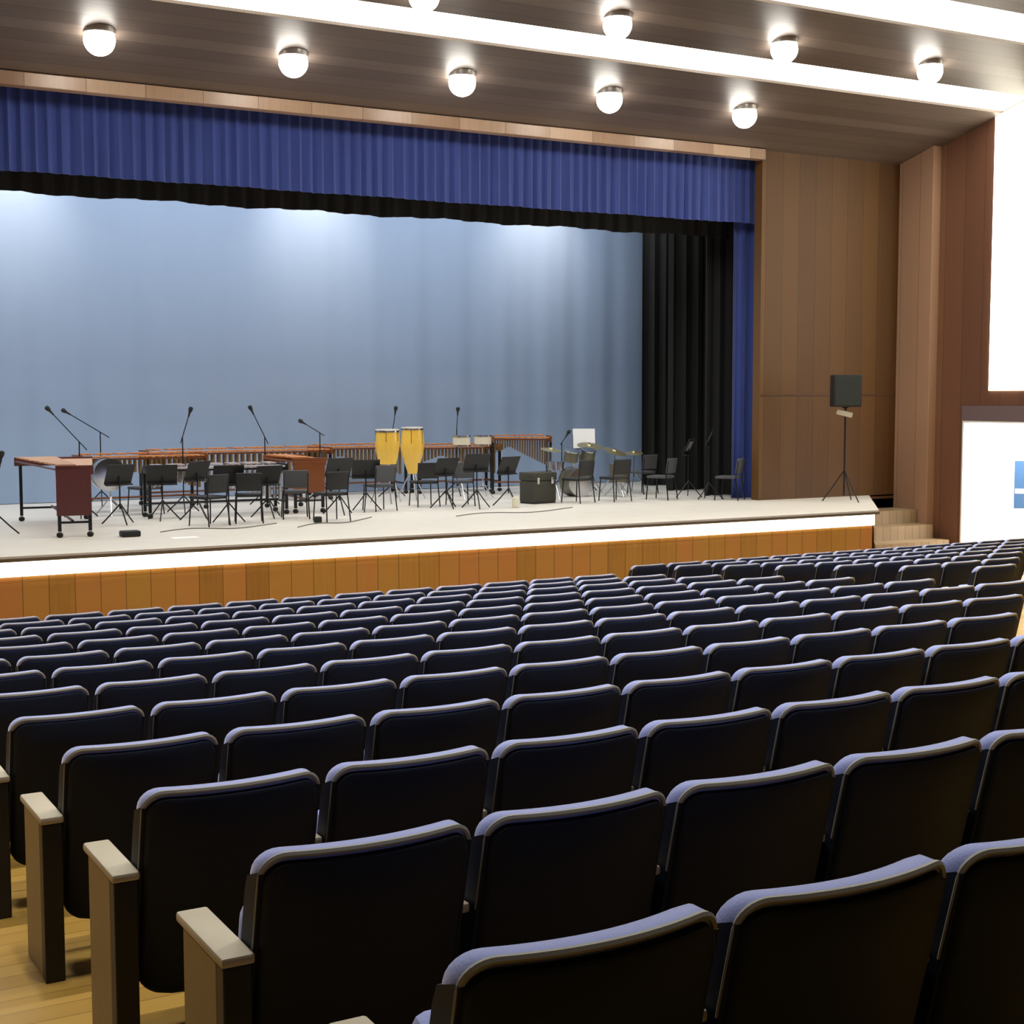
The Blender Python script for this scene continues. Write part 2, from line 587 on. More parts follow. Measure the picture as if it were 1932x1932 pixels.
jb.box((XW - 0.028, DOOR[0] - 0.004, DOOR[2] - 0.03), (XW + 0.32, DOOR[1] - 0.03, DOOR[2] + 0.004))
struct('trim_5', jb, M_WHITE)

# ------------------------------------------------------------------ curtains


def drape(x0, x1, y, z0, z1, amp, wl, seed=0, nz=6, hem=0.0, step=0.03):
    rnd = random.Random(seed)
    ph = [rnd.uniform(0, 6.28) for _ in range(5)]
    n_ = max(8, int((x1 - x0) / step))
    vs, fs = [], []
    for i in range(n_ + 1):
        x = x0 + (x1 - x0) * i / n_
        w = math.sin(2 * PI * x / wl + ph[0] + 0.8 * math.sin(2 * PI * x / (wl * 5.3) + ph[1])) + 0.35 * math.sin(2 * PI * x / (wl * 0.47) + ph[2])
        hz = hem * (math.sin(2 * PI * x / 2.6 + ph[3]) + 0.6 * math.sin(2 * PI * x / 0.83 + ph[4]))
        for j in range(nz + 1):
            t = j / nz
            a = amp * (1.0 - 0.45 * t)
            vs.append((x, y + a * w, z0 + hz * (1 - t) + (z1 - z0) * t))
    for i in range(n_):
        for j in range(nz):
            a = i * (nz + 1) + j
            fs.append([a, a + nz + 1, a + nz + 2, a + 1])
    k = len(vs)
    vs += [(p[0], p[1] + 0.012, p[2]) for p in vs]
    fs += [[i + k for i in f[::-1]] for f in fs]
    nzz = nz + 1
    for i in range(n_):
        a, b = i * nzz, (i + 1) * nzz
        fs.append([a, a + k, b + k, b])
        fs.append([a + nz, b + nz, b + nz + k, a + nz + k])
    for j in range(nz):
        fs.append([j, j + 1, j + 1 + k, j + k])
        a = n_ * nzz + j
        fs.append([a, a + k, a + k + 1, a + 1])
    return MB().add(vs, fs)


tag(drape(XL - 0.3, XR + 0.25, YP + 0.40, CZ + 3.35, CZ + 4.62, 0.035, 0.21, 1, hem=0.006).build('valance_curtain', M_VAL, None, True),
    'royal blue pleated valance hanging across the top of the stage opening', 'curtain')
tag(drape(18.17, 19.6, YP + 0.62, ZS + 0.01, CZ + 4.6, 0.05, 0.24, 2).build('leg_curtain', M_VAL, None, True),
    'royal blue side curtain hanging beside the wood wall at stage right end', 'curtain')
tag(drape(XL - 0.6, 19.9, 23.85, CZ + 3.15, 8.6, 0.03, 0.35, 3, hem=0.016).build('border_curtain', M_BLK, None, True),
    'black border curtain with uneven hem hanging below the blue valance', 'curtain')
for i, (x, y, lab) in enumerate(((18.17, 24.1, 'black side curtain nearest the blue one, rightmost of the black stage curtains'),
                                 (18.47, 25.8, 'black side curtain in the middle, between two other black ones'),
                                 (18.92, 27.5, 'black side curtain farthest upstage, its edge against the pale blue backdrop'))):
    tag(drape(x, x + 4.2, y, ZS + 0.01, 8.6, 0.06, 0.33, 10 + i).build('leg_curtain', M_BLK, None, True), lab, 'curtain', 'black side curtains')
tag(drape(XL - 2.5, 21.5, YB, ZS + 0.01, 8.9, 0.022, 1.15, 5, step=0.06).build('backdrop_curtain', M_CYC, None, True),
    'pale blue backdrop curtain across the back of the stage', 'curtain')


# ------------------------------------------------------------------ auditorium seats
SW, SB = 0.56, 0.17          # back width, bottom of the shell


def bow(x):
    return -0.055 * (1 - (2 * x / SW) ** 2)


def tilt(z):
    return -0.10 * (z - 0.45) / 0.4 + 0.10     # leans back towards the top; y = 0 at the top


def back_slab(layers, w, z0, z1, r, nu=22, nv=6, rb=0.0):
    """layers: list of (y offset, inset); curved in plan and leaning back"""
    mb = MB()

    def grid(y, ins):
        W2 = w / 2 - ins
        out = []
        for j in range(nv + 1):
            row = []
            for i in range(nu + 1):
                k_ = min(i, nu - i)
                if k_ <= 6:
                    x = (W2 - r) + r * math.cos(PI / 2 * k_ / 6) if k_ else W2
                else:
                    x = (W2 - r) * (1 - (k_ - 6) / (nu / 2 - 6))
                x = -x if i < nu / 2 else x
                e = max(0.0, abs(x) - (W2 - r))
                top = z1 - ins - r + math.sqrt(max(0.0, r * r - e * e))
                if rb:
                    e2 = max(0.0, abs(x) - (W2 - rb))
                    bot = z0 + ins + rb - math.sqrt(max(0.0, rb * rb - e2 * e2))
                else:
                    bot = z0 + ins
                z = bot + (top - bot) * j / nv
                row.append((x, y + bow(x) + tilt(z), z))
            out.append(row)
        return out
    per = None
    first = True
    idx = [(0, i) for i in range(nu + 1)] + [(j, nu) for j in range(1, nv + 1)] + [(nv, i) for i in range(nu - 1, -1, -1)] + [(j, 0) for j in range(nv - 1, 0, -1)]
    for li, (y, ins) in enumerate(layers):
        g = grid(y, ins)
        full = li in (0, len(layers) - 1)
        base = len(mb.v)
        if full:
            mb.v += [p for row in g for p in row]
            for j in range(nv):
                for i in range(nu):
                    a = base + j * (nu + 1) + i
                    mb.f.append([a, a + 1, a + nu + 2, a + nu + 1])
            ids = [base + j * (nu + 1) + i for j, i in idx]
        else:
            mb.v += [g[j][i] for j, i in idx]
            ids = [base + q for q in range(len(idx))]
        if per:
            for q in range(len(idx)):
                q2 = (q + 1) % len(idx)
                mb.f.append([per[q], per[q2], ids[q2], ids[q]])
        per = ids
    return mb


shell_mb = back_slab([(0.0, 0.022), (0.006, 0.012), (0.022, 0.008)], SW, SB, SEAT_H - 0.012, 0.055, rb=0.09)
for sx in (-1, 1):              # black side strips added over the cushion sides, standing in for shade
    zs_ = [0.30, 0.42, 0.54, 0.66, 0.74, SEAT_H - 0.075, SEAT_H - 0.05]
    base = len(shell_mb.v)
    for z in zs_:
        d = 0.10 if z < 0.77 else (0.092 if z < 0.8 else 0.03)
        for xx, yy in ((SW / 2 + 0.0015, 0.012), (SW / 2 + 0.0015, d), (SW / 2 - 0.012, d), (SW / 2 - 0.012, 0.012)):
            shell_mb.v.append((sx * xx, yy + bow(SW / 2) + tilt(z), z))
    for q in range(len(zs_) - 1):
        for k in range(4):
            shell_mb.f.append([base + q * 4 + k, base + q * 4 + (k + 1) % 4, base + q * 4 + 4 + (k + 1) % 4, base + q * 4 + 4 + k])
    shell_mb.f.append([base + k for k in range(4)])
    shell_mb.f.append([base + (len(zs_) - 1) * 4 + k for k in range(4)])
cush_mb = back_slab([(0.024, 0.006), (0.036, 0.0), (0.075, 0.0), (0.098, 0.012), (0.112, 0.038)], SW, 0.34, SEAT_H, 0.06, rb=0.03)


def piping_mb():
    pts_ = []
    W2, r, z1 = SW / 2 - 0.004, 0.06, SEAT_H - 0.004
    for z in (0.60, 0.66, 0.72, 0.77):
        pts_.append((-W2, z))
    for k in range(9):
        a = PI - PI / 2 * k / 8
        pts_.append((-(W2 - r) + r * math.cos(a), z1 - r + r * math.sin(a)))
    for k in range(1, 12):
        pts_.append((-(W2 - r) + 2 * (W2 - r) * k / 12, z1))
    for k in range(9):
        a = PI / 2 - PI / 2 * k / 8
        pts_.append(((W2 - r) + r * math.cos(a), z1 - r + r * math.sin(a)))
    for z in (0.77, 0.72, 0.66, 0.60):
        pts_.append((W2, z))
    return MB().tube([(x, 0.022 + bow(x) + tilt(z), z) for x, z in pts_], 0.008, 6)


pipe_mb = piping_mb()
# folded tip-up seat, standing almost upright in front of the back
seat_mb = MB()
R = Matrix.Rotation(math.radians(12), 3, 'X')
seat_mb.obox((0, 0.325, 0.45), (0.47, 0.10, 0.38), R, 0.035)
pan_mb = MB()
pan_mb.obox((0, 0.39, 0.435), (0.43, 0.02, 0.33), R, 0.008)
XA = -0.345 + 0.02          # centre of the left armrest
arm_mb = MB().box((XA - 0.042, 0.05, 0.585), (XA + 0.042, 0.42, 0.612), 0.008)
panel_mb = MB().box((XA - 0.034, 0.115, 0.0), (XA + 0.034, 0.385, 0.583), 0.006)
post_mb = MB().box((XA - 0.035, 0.06, 0.0), (XA + 0.035, 0.113, 0.583), 0.004)
XI = -PITCHX / 2            # shared armrest between two seats
armi_mb = MB().box((XI - 0.016, 0.10, 0.585), (XI + 0.016, 0.42, 0.612), 0.008)
posti_mb = MB().box((XI - 0.014, 0.14, 0.0), (XI + 0.014, 0.34, 0.583), 0.004)


def make_seat(kind):
    t = thing('auditorium_seat', 'seat', 'seat')
    shell_mb.build('back_shell', M_SHELL, t, True)
    cush_mb.build('back_cushion', M_CUSH, t, True)
    pipe_mb.build('piping', M_PIPE, t, True)
    s_ = seat_mb.build('seat_cushion', M_CUSH, t, True)
    pan_mb.build('seat_pan', M_SHELL, s_)
    if kind == 'end':
        arm_mb.build('armrest', M_ARM, t, True)
        panel_mb.build('end_panel', M_PANEL, t)
        post_mb.build('post', M_POST, t)
    else:
        armi_mb.build('armrest', M_ARM, t, True)
        posti_mb.build('post', M_POST, t)
    return t


ORD = ['', 'first', 'second', 'third', 'fourth', 'fifth', 'sixth', 'seventh', 'eighth', 'ninth', 'tenth', 'eleventh', 'twelfth', 'thirteenth', 'fourteenth', 'fifteenth', 'sixteenth']
protos = {}


def px(x, y, z):
    p = Vector((x, y, z - CZ))
    d = p.dot(fw)
    return 966 + FPX * p.dot(r2) / d, 966 - FPX * p.dot(u2) / d


def put_seat(kind, x, y, z, label, group):
    if kind not in protos:
        t = make_seat(kind)
        protos[kind] = (t, [(c, kids(c)) for c in kids(t)])
        t.location = (x, y, z)
        t['label'] = label
        t['group'] = group
        return
    root, ch = protos[kind]
    r_ = root.copy()
    COL.objects.link(r_)
    r_.location = (x, y, z)
    r_['label'] = label
    r_['group'] = group
    for c, gs in ch:
        c2 = c.copy()
        COL.objects.link(c2)
        c2.parent = r_
        for g_ in gs:
            g2 = g_.copy()
            COL.objects.link(g2)
            g2.parent = c2


def in_frame(x, y, z):
    u0, v0 = px(x - SW / 2, y, z + SEAT_H)
    u1, v1 = px(x + SW / 2, y, z + SEAT_H)
    return u1 > 5 and u0 < 1927, u0, u1, v0


XRB = 11.165 + SW / 2
for blk, rows_, xs in (('main', range(1, 14), [X0 - SW / 2 + PITCHX * i for i in range(14)]),
                       ('right', range(8, 16), [XRB + PITCHX * i for i in range(18)])):
    for r in rows_:
        y, z = row_y(r), row_floor(r)
        cols = list(xs) + ([xs[-1] + PITCHX] if blk == 'main' and r <= 7 else [])
        xs_ = [x for x in cols if x + 0.5 < XW and in_frame(x, y, z)[0]]
        cnt = 0
        for x in xs_:
            cnt += 1
            first = abs(x - xs[0]) < 1e-6
            if blk == 'main':
                where = 'from its aisle end' if r <= 5 else "from the photo's left edge"
                rowname = 'row nearest the camera' if r == 1 else ('front row of the main block' if r == 13 else '%s row from the camera' % ORD[r])
                lab = 'dark-backed blue seat, %s %s, %s' % (ORD[cnt], where, rowname)
            else:
                n_rows = 15 - r + 1
                rowname = 'frontmost row' if r == 15 else '%s row from the front' % ORD[n_rows]
                lab = 'distant blue seat, %s from the aisle, %s of the right-hand block' % (ORD[cnt], rowname)
            put_seat('end' if first else 'mid', x, y, z, lab, 'seats of the main block' if blk == 'main' else 'seats of the right-hand block')
# ------------------------------------------------------------------ things on the stage


def at(u, y):
    """floor point of the stage in the column u of the photo, at depth y"""
    return (ax(u) * y, y, ZS)


def keyboard(name, label, cat, loc, rz, length, wn, ww, h, bar_m, frame_m, tube_m, nb=26, group=None, panel=None):
    """bar percussion: bars lie along local x (low, wide end at +x); player side is -y"""
    t = thing(name, label, cat, loc, rz, group)
    nat, acc, tub = MB(), MB(), MB()
    for i in range(nb):
        f = (i + 0.5) / nb
        x = -length / 2 + length * f
        w = (wn + (ww - wn) * f) * 0.52
        bw = length / nb * 0.84
        nat.box((x - bw / 2, -w - 0.02, h - 0.025), (x + bw / 2, -0.02, h), 0.003)
        tl = 0.14 + 0.42 * abs(2 * f - 0.55) / 1.45
        tub.tube([(x, -w * 0.55, h - 0.06), (x, -w * 0.55, h - 0.06 - tl)], length / nb * 0.36, 8)
        if i % 7 not in (2, 6) and i < nb - 1:
            xa = x + length / nb / 2
            acc.box((xa - bw / 2, -0.05, h + 0.02), (xa + bw / 2, w - 0.04, h + 0.045), 0.003)
    nat.build('natural_bars', bar_m, t)
    acc.build('accidental_bars', bar_m, t)
    tub.build('resonators', tube_m, t, True)
    for sx in (-1, 1):
        w = wn if sx < 0 else ww
        x = sx * (length / 2 + 0.03)
        e = MB()
        e.box((x - 0.02, -w * 0.52 - 0.03, h - 0.11), (x + 0.02, w * 0.5, h + 0.03), 0.008)
        e.build('end_board', frame_m, t, True)
        for yy in (-w * 0.45, w * 0.42):
            l = MB()
            l.box((x - 0.025, yy - 0.025, 0.09), (x + 0.025, yy + 0.025, h - 0.1), 0.005)
            l.build('leg', M_BLACKM, t)
            MB().lathe([(0.02, 0.08), (0.045, 0.06), (0.05, 0.04), (0.045, 0.015), (0.02, 0.0)], 12, Matrix.Translation((x, yy, 0))).build('caster', M_BLACKM, t, True)
        f = MB()
        f.tube([(x, -w * 0.45, 0.22), (x, w * 0.42, 0.22)], 0.018, 8)
        f.build('foot_bar', M_BLACKM, t, True)
    rl = MB()
    rl.tube([(-length / 2, 0.02, 0.24), (length / 2, 0.02, 0.24)], 0.02, 8)
    rl.tube([(-length / 2, -wn * 0.5, h - 0.05), (length / 2, -ww * 0.5, h - 0.05)], 0.016, 6)
    rl.tube([(-length / 2, wn * 0.48, h - 0.03), (length / 2, ww * 0.48, h - 0.03)], 0.016, 6)
    rl.build('rail', frame_m, t, True)
    if panel:
        pw, z0_ = panel
        MB().box((-length / 2 - 0.07, -wn * 0.5, z0_), (-length / 2 - 0.05, wn * 0.5, h - 0.03), 0.004).build('end_panel', frame_m, t)
    return t


# near left marimba runs up the stage, narrow end to the hall
keyboard('marimba', 'large marimba at far left running upstage, narrow end towards the seats', 'marimba', (5.1, 23.4, ZS), math.radians(83.4), 3.1, 0.5, 1.2, 1.03, M_PINKBAR, M_MAROON, M_DARKTUBE, 30, panel=(0.5, 0.32))
gk = 'marimbas along the back of the stage'
keyboard('marimba', 'rosewood marimba at the back, directly right of the far left marimba', 'marimba', at(262, 26.4), math.radians(4), 2.2, 0.5, 0.8, 1.0, M_ROSE, M_BROWN, M_TUBE, 24, gk)
keyboard('marimba', 'long rosewood marimba at the back behind the pale-barred vibraphone', 'marimba', at(445, 27.45), math.radians(2), 3.6, 0.5, 0.9, 1.02, M_ROSE, M_BROWN, M_TUBE, 30, gk)
keyboard('vibraphone', 'pale-barred vibraphone in front of the long rosewood marimba', 'vibraphone', at(405, 24.6), math.radians(-3), 2.3, 0.45, 0.75, 0.86, M_SILVER, M_BLACKM, M_CHROME, 24)
keyboard('xylophone', 'brown xylophone turned end-on with a wooden end panel, left of the yellow congas', 'xylophone', at(557, 25.0), math.radians(90 - 4), 1.5, 0.58, 0.75, 0.95, M_ROSE, M_BROWN, M_TUBE, 20, panel=(0.6, 0.36))
keyboard('marimba', 'rosewood marimba at the back directly left of the yellow congas', 'marimba', at(672, 28.3), 0, 1.9, 0.5, 0.8, 1.02, M_ROSE, M_BROWN, M_TUBE, 22, gk)
keyboard('marimba', 'rosewood marimba at the back directly right of the yellow congas', 'marimba', at(858, 27.9), 0, 1.8, 0.45, 0.7, 1.0, M_ROSE, M_BROWN, M_TUBE, 22, gk)
keyboard('marimba', 'slanted brown marimba between the pale drums and the drum kit', 'marimba', at(982, 26.8), math.radians(-24), 1.15, 0.45, 0.7, 1.2, M_ROSE, M_BROWN, M_TUBE, 22)


def stand_legs(t, h0, rad, n=3, r=0.012, m=None, rot=0.3):
    for k in range(n):
        a = rot + 2 * PI * k / n
        MB().tube([(0, 0, h0), (rad * 0.55 * math.cos(a), rad * 0.55 * math.sin(a), h0 * 0.45), (rad * math.cos(a), rad * math.sin(a), 0.012)], r, 6).build('leg', m or M_BLACKM, t, True)


# congas
def conga(label, loc, rmax, rtop, rbot, h, z0):
    t = thing('conga', label, 'drum', loc, 0, 'yellow congas')
    prof_ = []
    for k in range(13):
        f = k / 12
        if f < 0.66:
            q = f / 0.66
            r = rbot + (rmax - rbot) * math.sin(q * PI / 2) ** 1.1
        else:
            q = (f - 0.66) / 0.34
            r = rmax + (rtop - rmax) * q ** 1.6
        prof_.append((r, z0 + h * f))
    MB().lathe(prof_, 24).build('shell', M_CONGA, t, True)
    MB().lathe([(rtop + 0.012, z0 + h - 0.05), (rtop + 0.018, z0 + h - 0.045), (rtop + 0.018, z0 + h - 0.015), (rtop + 0.012, z0 + h - 0.01)], 24).build('hoop', M_CHROME, t, True)
    MB().lathe([(rtop + 0.008, z0 + h - 0.01), (rtop + 0.004, z0 + h + 0.01), (0, z0 + h + 0.014)], 24).build('head', M_SKIN, t, True)
    lg = MB()
    for k in range(6):
        a = 2 * PI * k / 6
        lg.tube([((rtop + 0.024) * math.cos(a), (rtop + 0.024) * math.sin(a), z0 + h - 0.02), ((rmax + 0.014) * math.cos(a), (rmax + 0.014) * math.sin(a), z0 + h * 0.66)], 0.006, 6)
    lg.build('lugs', M_CHROME, t, True)
    stand_legs(t, z0 + 0.12, 0.34, m=M_CHROME, r=0.014)
    return t


conga('yellow barrel-shaped conga, left of the pair', at(731, 25.6), 0.24, 0.22, 0.17, 0.66, 0.76)
conga('yellow tapering conga, right of the pair', at(778, 26.2), 0.24, 0.21, 0.085, 0.92, 0.52)


def drum(name, label, loc, r, h, z0, shell_m, cat='drum', group=None, tiltx=0.0, stand=True, rz=0.0):
    t = thing(name, label, cat, loc, rz, group)
    M = Matrix.Translation((0, 0, z0)) @ Matrix.Rotation(tiltx, 4, 'X')
    MB().lathe([(r, 0), (r, h)], 24, M).build('shell', shell_m, t, True)
    for zz, nm in ((h, 'batter_head'), (0, 'bottom_head')):
        s_ = 1 if zz else -1
        MB().lathe(sorted([(r * 0.97, zz), (r * 0.96, zz + s_ * 0.008), (0, zz + s_ * 0.01)], key=lambda p: p[1]), 24, M).build(nm, M_SKIN, t, True)
        MB().lathe([(r + 0.004, zz - 0.015), (r + 0.014, zz - 0.012), (r + 0.014, zz + 0.012), (r + 0.004, zz + 0.015)], 24, M).build('hoop', M_CHROME, t, True)
    if stand:
        MB().tube([(0, 0, z0 - 0.0), (0, 0, 0.25)], 0.014, 8).build('stand_pole', M_CHROME, t, True)
        stand_legs(t, 0.34, 0.3, m=M_CHROME)
    return t


gd = 'pale drums on stands'
drum('timbale', 'pale drum on a stand just right of the yellow congas, left of two', at(871, 25.6), 0.17, 0.18, 1.09, M_SKIN, group=gd)
drum('timbale', 'pale drum on a stand, right of two beside the slanted marimba', at(911, 25.7), 0.17, 0.18, 1.09, M_SKIN, group=gd)
drum('concert_drum', 'pale grey upright drum on a stand behind the far left music stand', at(207, 25.3), 0.27, 0.3, 0.72, mat('grey_drum', (120, 134, 150), 0.4), tiltx=-PI / 2)
# drum kit
drum('bass_drum', 'olive bass drum lying on its side in the drum kit', (at(1098, 25.2)[0], 25.2, ZS), 0.29, 0.42, 0.30, M_DRUM, tiltx=-PI / 2, stand=False)
bd = bpy.data.objects['bass_drum']
for sx in (-1, 1):
    M = Matrix.Translation((sx * 0.2, 0.12, 0.74)) @ Matrix.Rotation(0.3, 4, 'X')
    tm = MB().lathe([(0.15, 0), (0.15, 0.22)], 22, M).build('tom', M_DRUM, bd, True)
    MB().lathe([(0.148, 0.221), (0.146, 0.228), (0, 0.23)], 22, M).build('tom_head', M_SKIN, tm, True)
    MB().lathe([(0.154, 0.205), (0.164, 0.208), (0.164, 0.23), (0.154, 0.232)], 22, M).build('tom_hoop', M_CHROME, tm, True)
    MB().tube([(sx * 0.05, 0.2, 0.56), (sx * 0.08, 0.2, 0.86), (sx * 0.16, 0.16, 0.88)], 0.013, 6).build('tom_arm', M_CHROME, bd, True)
drum('floor_tom', 'olive floor tom at the right of the drum kit', at(1168, 24.85), 0.2, 0.38, 0.3, M_DRUM)
drum('snare_drum', 'snare drum with chrome hoops at the left of the drum kit', at(1048, 24.9), 0.17, 0.14, 0.60, M_CHROME)


def cymbal(label, loc, r, h, tilt_, rz):
    t = thing('cymbal', label, 'cymbal', loc, rz, 'cymbals of the drum kit')
    M = Matrix.Translation((0, 0, h)) @ Matrix.Rotation(tilt_, 4, 'X')
    MB().lathe([(0, -0.012), (r * 0.95, -0.02), (r, -0.018), (r * 0.25, 0.008), (r * 0.18, 0.03), (0, 0.036)], 28, M).build('plate', M_CYMB, t, True)
    MB().tube([(0, 0, 0.3), (0, 0, h + 0.06)], 0.011, 8).build('pole', M_CHROME, t, True)
    stand_legs(t, 0.45, 0.34, m=M_CHROME)
    return t


cymbal('pale cymbal on the left of the drum kit, beside the slanted marimba', at(1040, 25.5), 0.22, 0.98, 0.2, 0.2)
cymbal('wide cymbal above the middle of the drum kit', at(1112, 26.0), 0.26, 1.02, 0.3, -0.2)
cymbal('low wide cymbal over the right of the drum kit', at(1160, 25.75), 0.27, 0.9, 0.35, 0.4)
cymbal('small cymbal beside the black curtain at the drum kit end', at(1196, 26.2), 0.2, 0.84, 0.2, -0.5)


def music_stand(label, loc, rz, h=0.95, desk_tilt=25, w=0.5):
    t = thing('music_stand', label, 'music stand', loc, rz, 'black music stands')
    M = Matrix.Rotation(math.radians(desk_tilt), 3, 'X')
    d = MB().obox((0, 0, h + 0.12), (w, 0.014, 0.34), M, 0.004)
    d.obox(Vector((0, 0, h + 0.12)) + M @ Vector((0, -0.04, -0.17)), (w, 0.07, 0.012), M)
    d.build('desk', M_BLACKP, t)
    MB().tube([(0, 0.01, 0.25), (0, 0.01, h + 0.08)], 0.013, 8).build('pole', M_BLACKM, t, True)
    stand_legs(t, 0.34, 0.3)
    return t


ms = [(225, 23.6, 0.3, 0.70, 'black music stand beside the far left marimba'),
      (305, 24.0, -0.2, 0.66, 'black music stand in front of the back marimba, left of the vibraphone'),
      (372, 23.7, 0.5, 0.72, 'black music stand at the left end of the vibraphone'),
      (430, 22.9, -0.1, 0.68, 'black music stand standing well forward, in front of the vibraphone'),
      (505, 23.6, 0.2, 0.62, 'black music stand at the right end of the vibraphone'),
      (640, 23.6, 0.1, 0.72, 'black music stand between the end-on xylophone and the congas'),
      (690, 24.0, -0.3, 0.66, 'black music stand directly left of the congas'),
      (842, 23.9, 0.2, 0.66, 'black music stand directly right of the tapering conga'),
      (900, 23.6, -0.1, 0.74, 'black music stand in front of the pale drums'),
      (960, 23.8, 0.3, 0.66, 'black music stand in front of the slanted marimba'),
      (1338, 23.3, 0.9, 1.12, 'tall black music stand in front of the black curtains near the blue one'),
      (1300, 24.0, 0.7, 0.92, 'black music stand in front of the middle black curtain')]
for u, y, rz, h, lab in ms:
    music_stand(lab, at(u, y), rz, h)

# white score on the stand above the kit
Mx = Matrix.Rotation(math.radians(25), 3, 'X')
Mb = Matrix.Rotation(math.radians(-18), 3, 'X')
t = music_stand('black music stand holding a large white score above the drum kit', at(1102, 26.7), -0.45, 0.95, desk_tilt=-18)
sc_ = MB().obox(Vector((0, 0, 1.1)) + Mb @ Vector((0, -0.012, 0.04)), (0.48, 0.008, 0.44), Mb)
o = sc_.build('score', M_PAPER)
o.location = at(1102, 26.7)
o.rotation_euler = (0, 0, -0.45)
tag(o, 'large white score standing on the music stand above the drum kit', 'sheet music')
for u, y, rz, h, lab in ((1338, 23.3, 0.9, 1.12, 'pale sheet of music on the tall stand near the blue side curtain'), (1300, 24.0, 0.7, 0.92, 'pale sheet of music on the stand in front of the middle black curtain')):
    sc_ = MB().obox(Vector((0, 0, h + 0.12)) + Mx @ Vector((0, -0.012, 0.01)), (0.3, 0.004, 0.2), Mx)
    o = sc_.build('sheet_music', mat('grey_paper', (150, 150, 150), 0.7))
    o.location = at(u, y)
    o.rotation_euler = (0, 0, rz)
    tag(o, lab, 'sheet music')


def stage_chair(label, loc, rz, m=None):
    m = m or M_GREYCH
    t = thing('stage_chair', label, 'chair', loc, rz, 'dark chairs on the stage')
    MB().box((-0.22, -0.2, 0.43), (0.22, 0.22, 0.48), 0.015).build('seat', m, t, True)
    MB().obox((0, -0.225, 0.68), (0.42, 0.035, 0.3), Matrix.Rotation(math.radians(8), 3, 'X'), 0.012).build('backrest', m, t, True)
    for sx in (-1, 1):
        MB().tube([(sx * 0.2, 0.19, 0.44), (sx * 0.22, 0.22, 0)], 0.012, 6).build('leg', M_BLACKM, t, True)
        MB().tube([(sx * 0.2, -0.25, 0.78), (sx * 0.2, -0.2, 0.44), (sx * 0.22, -0.26, 0)], 0.012, 6).build('leg', M_BLACKM, t, True)
    return t


M_OLCH = mat('dark_olive_chair', (58, 58, 50), 0.8)
stage_chair('dark grey chair in front of the black curtains, right of the drum kit', at(1248, 23.8), 0.5)
cs = thing('equipment_case', 'dark olive equipment case in front of the slanted marimba, left of the drum kit', 'case', at(1015, 24.2), 0.2)
MB().box((-0.3, -0.2, 0.03), (0.3, 0.2, 0.44), 0.02).build('body', M_OLCH, cs, True)
MB().box((-0.31, -0.21, 0.445), (0.31, 0.21, 0.6), 0.02).build('lid', M_OLCH, cs, True)
for sx in (-0.18, 0.18):
    MB().box((sx - 0.03, -0.222, 0.38), (sx + 0.03, -0.2, 0.5), 0.004).build('latch', M_CHROME, cs)
MB().box((-0.29, -0.19, 0), (0.29, 0.19, 0.03)).build('feet', M_BLACKP, cs)
stage_chair('dark grey chair behind the drum kit near the pale backdrop edge', at(1212, 25.4), 0.2)
stage_chair('dark grey chair in front of the end-on xylophone', at(556, 23.3), -0.3)
stage_chair('dark grey chair near the far left marimba', at(272, 25.55), 0.3)
stage_chair('dark grey chair in front of the congas', at(715, 24.1), 0.1)
stage_chair('dark grey chair beside the music stand in front of the pale drums', at(868, 24.4), -0.2)
stage_chair('dark chair standing farthest forward, left of the forward music stand', at(392, 22.7), 0.4, M_BLACKP)
stage_chair('dark chair standing far forward, right of the forward music stand', at(468, 22.9), -0.3, M_BLACKP)
stage_chair('dark chair between the end-on xylophone and the music stand right of it', at(624, 22.5), 0.1, M_BLACKP)
stage_chair('dark chair in front of the tapering conga', at(800, 24.6), -0.1, M_BLACKP)
stage_chair('dark chair at the left foot of the drum kit, right of the equipment case', at(1090, 23.9), 0.3, M_BLACKP)
stage_chair('dark chair in front of the right end of the drum kit', at(1160, 23.9), 0.1, M_BLACKP)
stage_chair('dark chair under the tall music stand near the blue side curtain', at(1376, 23.0), 0.6)


def mic_stand(label, loc, h, tip, m=None):
    """h: where the boom leaves the pole; tip: end of the boom relative to the base"""
    t = thing('microphone_stand', label, 'microphone stand', loc, 0, 'microphone stands')
    MB().tube([(0, 0, 0.2), (0, 0, h)], 0.011, 6).build('pole', M_BLACKM, t, True)
    d = (Vector(tip) - Vector((0, 0, h)))
    b0 = Vector((0, 0, h)) - d * 0.3
    MB().tube([b0, tip], 0.009, 6).build('boom', M_BLACKM, t, True)
    q = d.normalized()
    M = Matrix.Translation(tip) @ q.to_track_quat('Z', 'Y').to_matrix().to_4x4()
    MB().lathe([(0.014, -0.02), (0.02, 0.06), (0.036, 0.1), (0.042, 0.13), (0.036, 0.16), (0, 0.175)], 12, M).build('microphone', M_BLACKP, t, True)
    stand_legs(t, 0.3, 0.32)
    return t


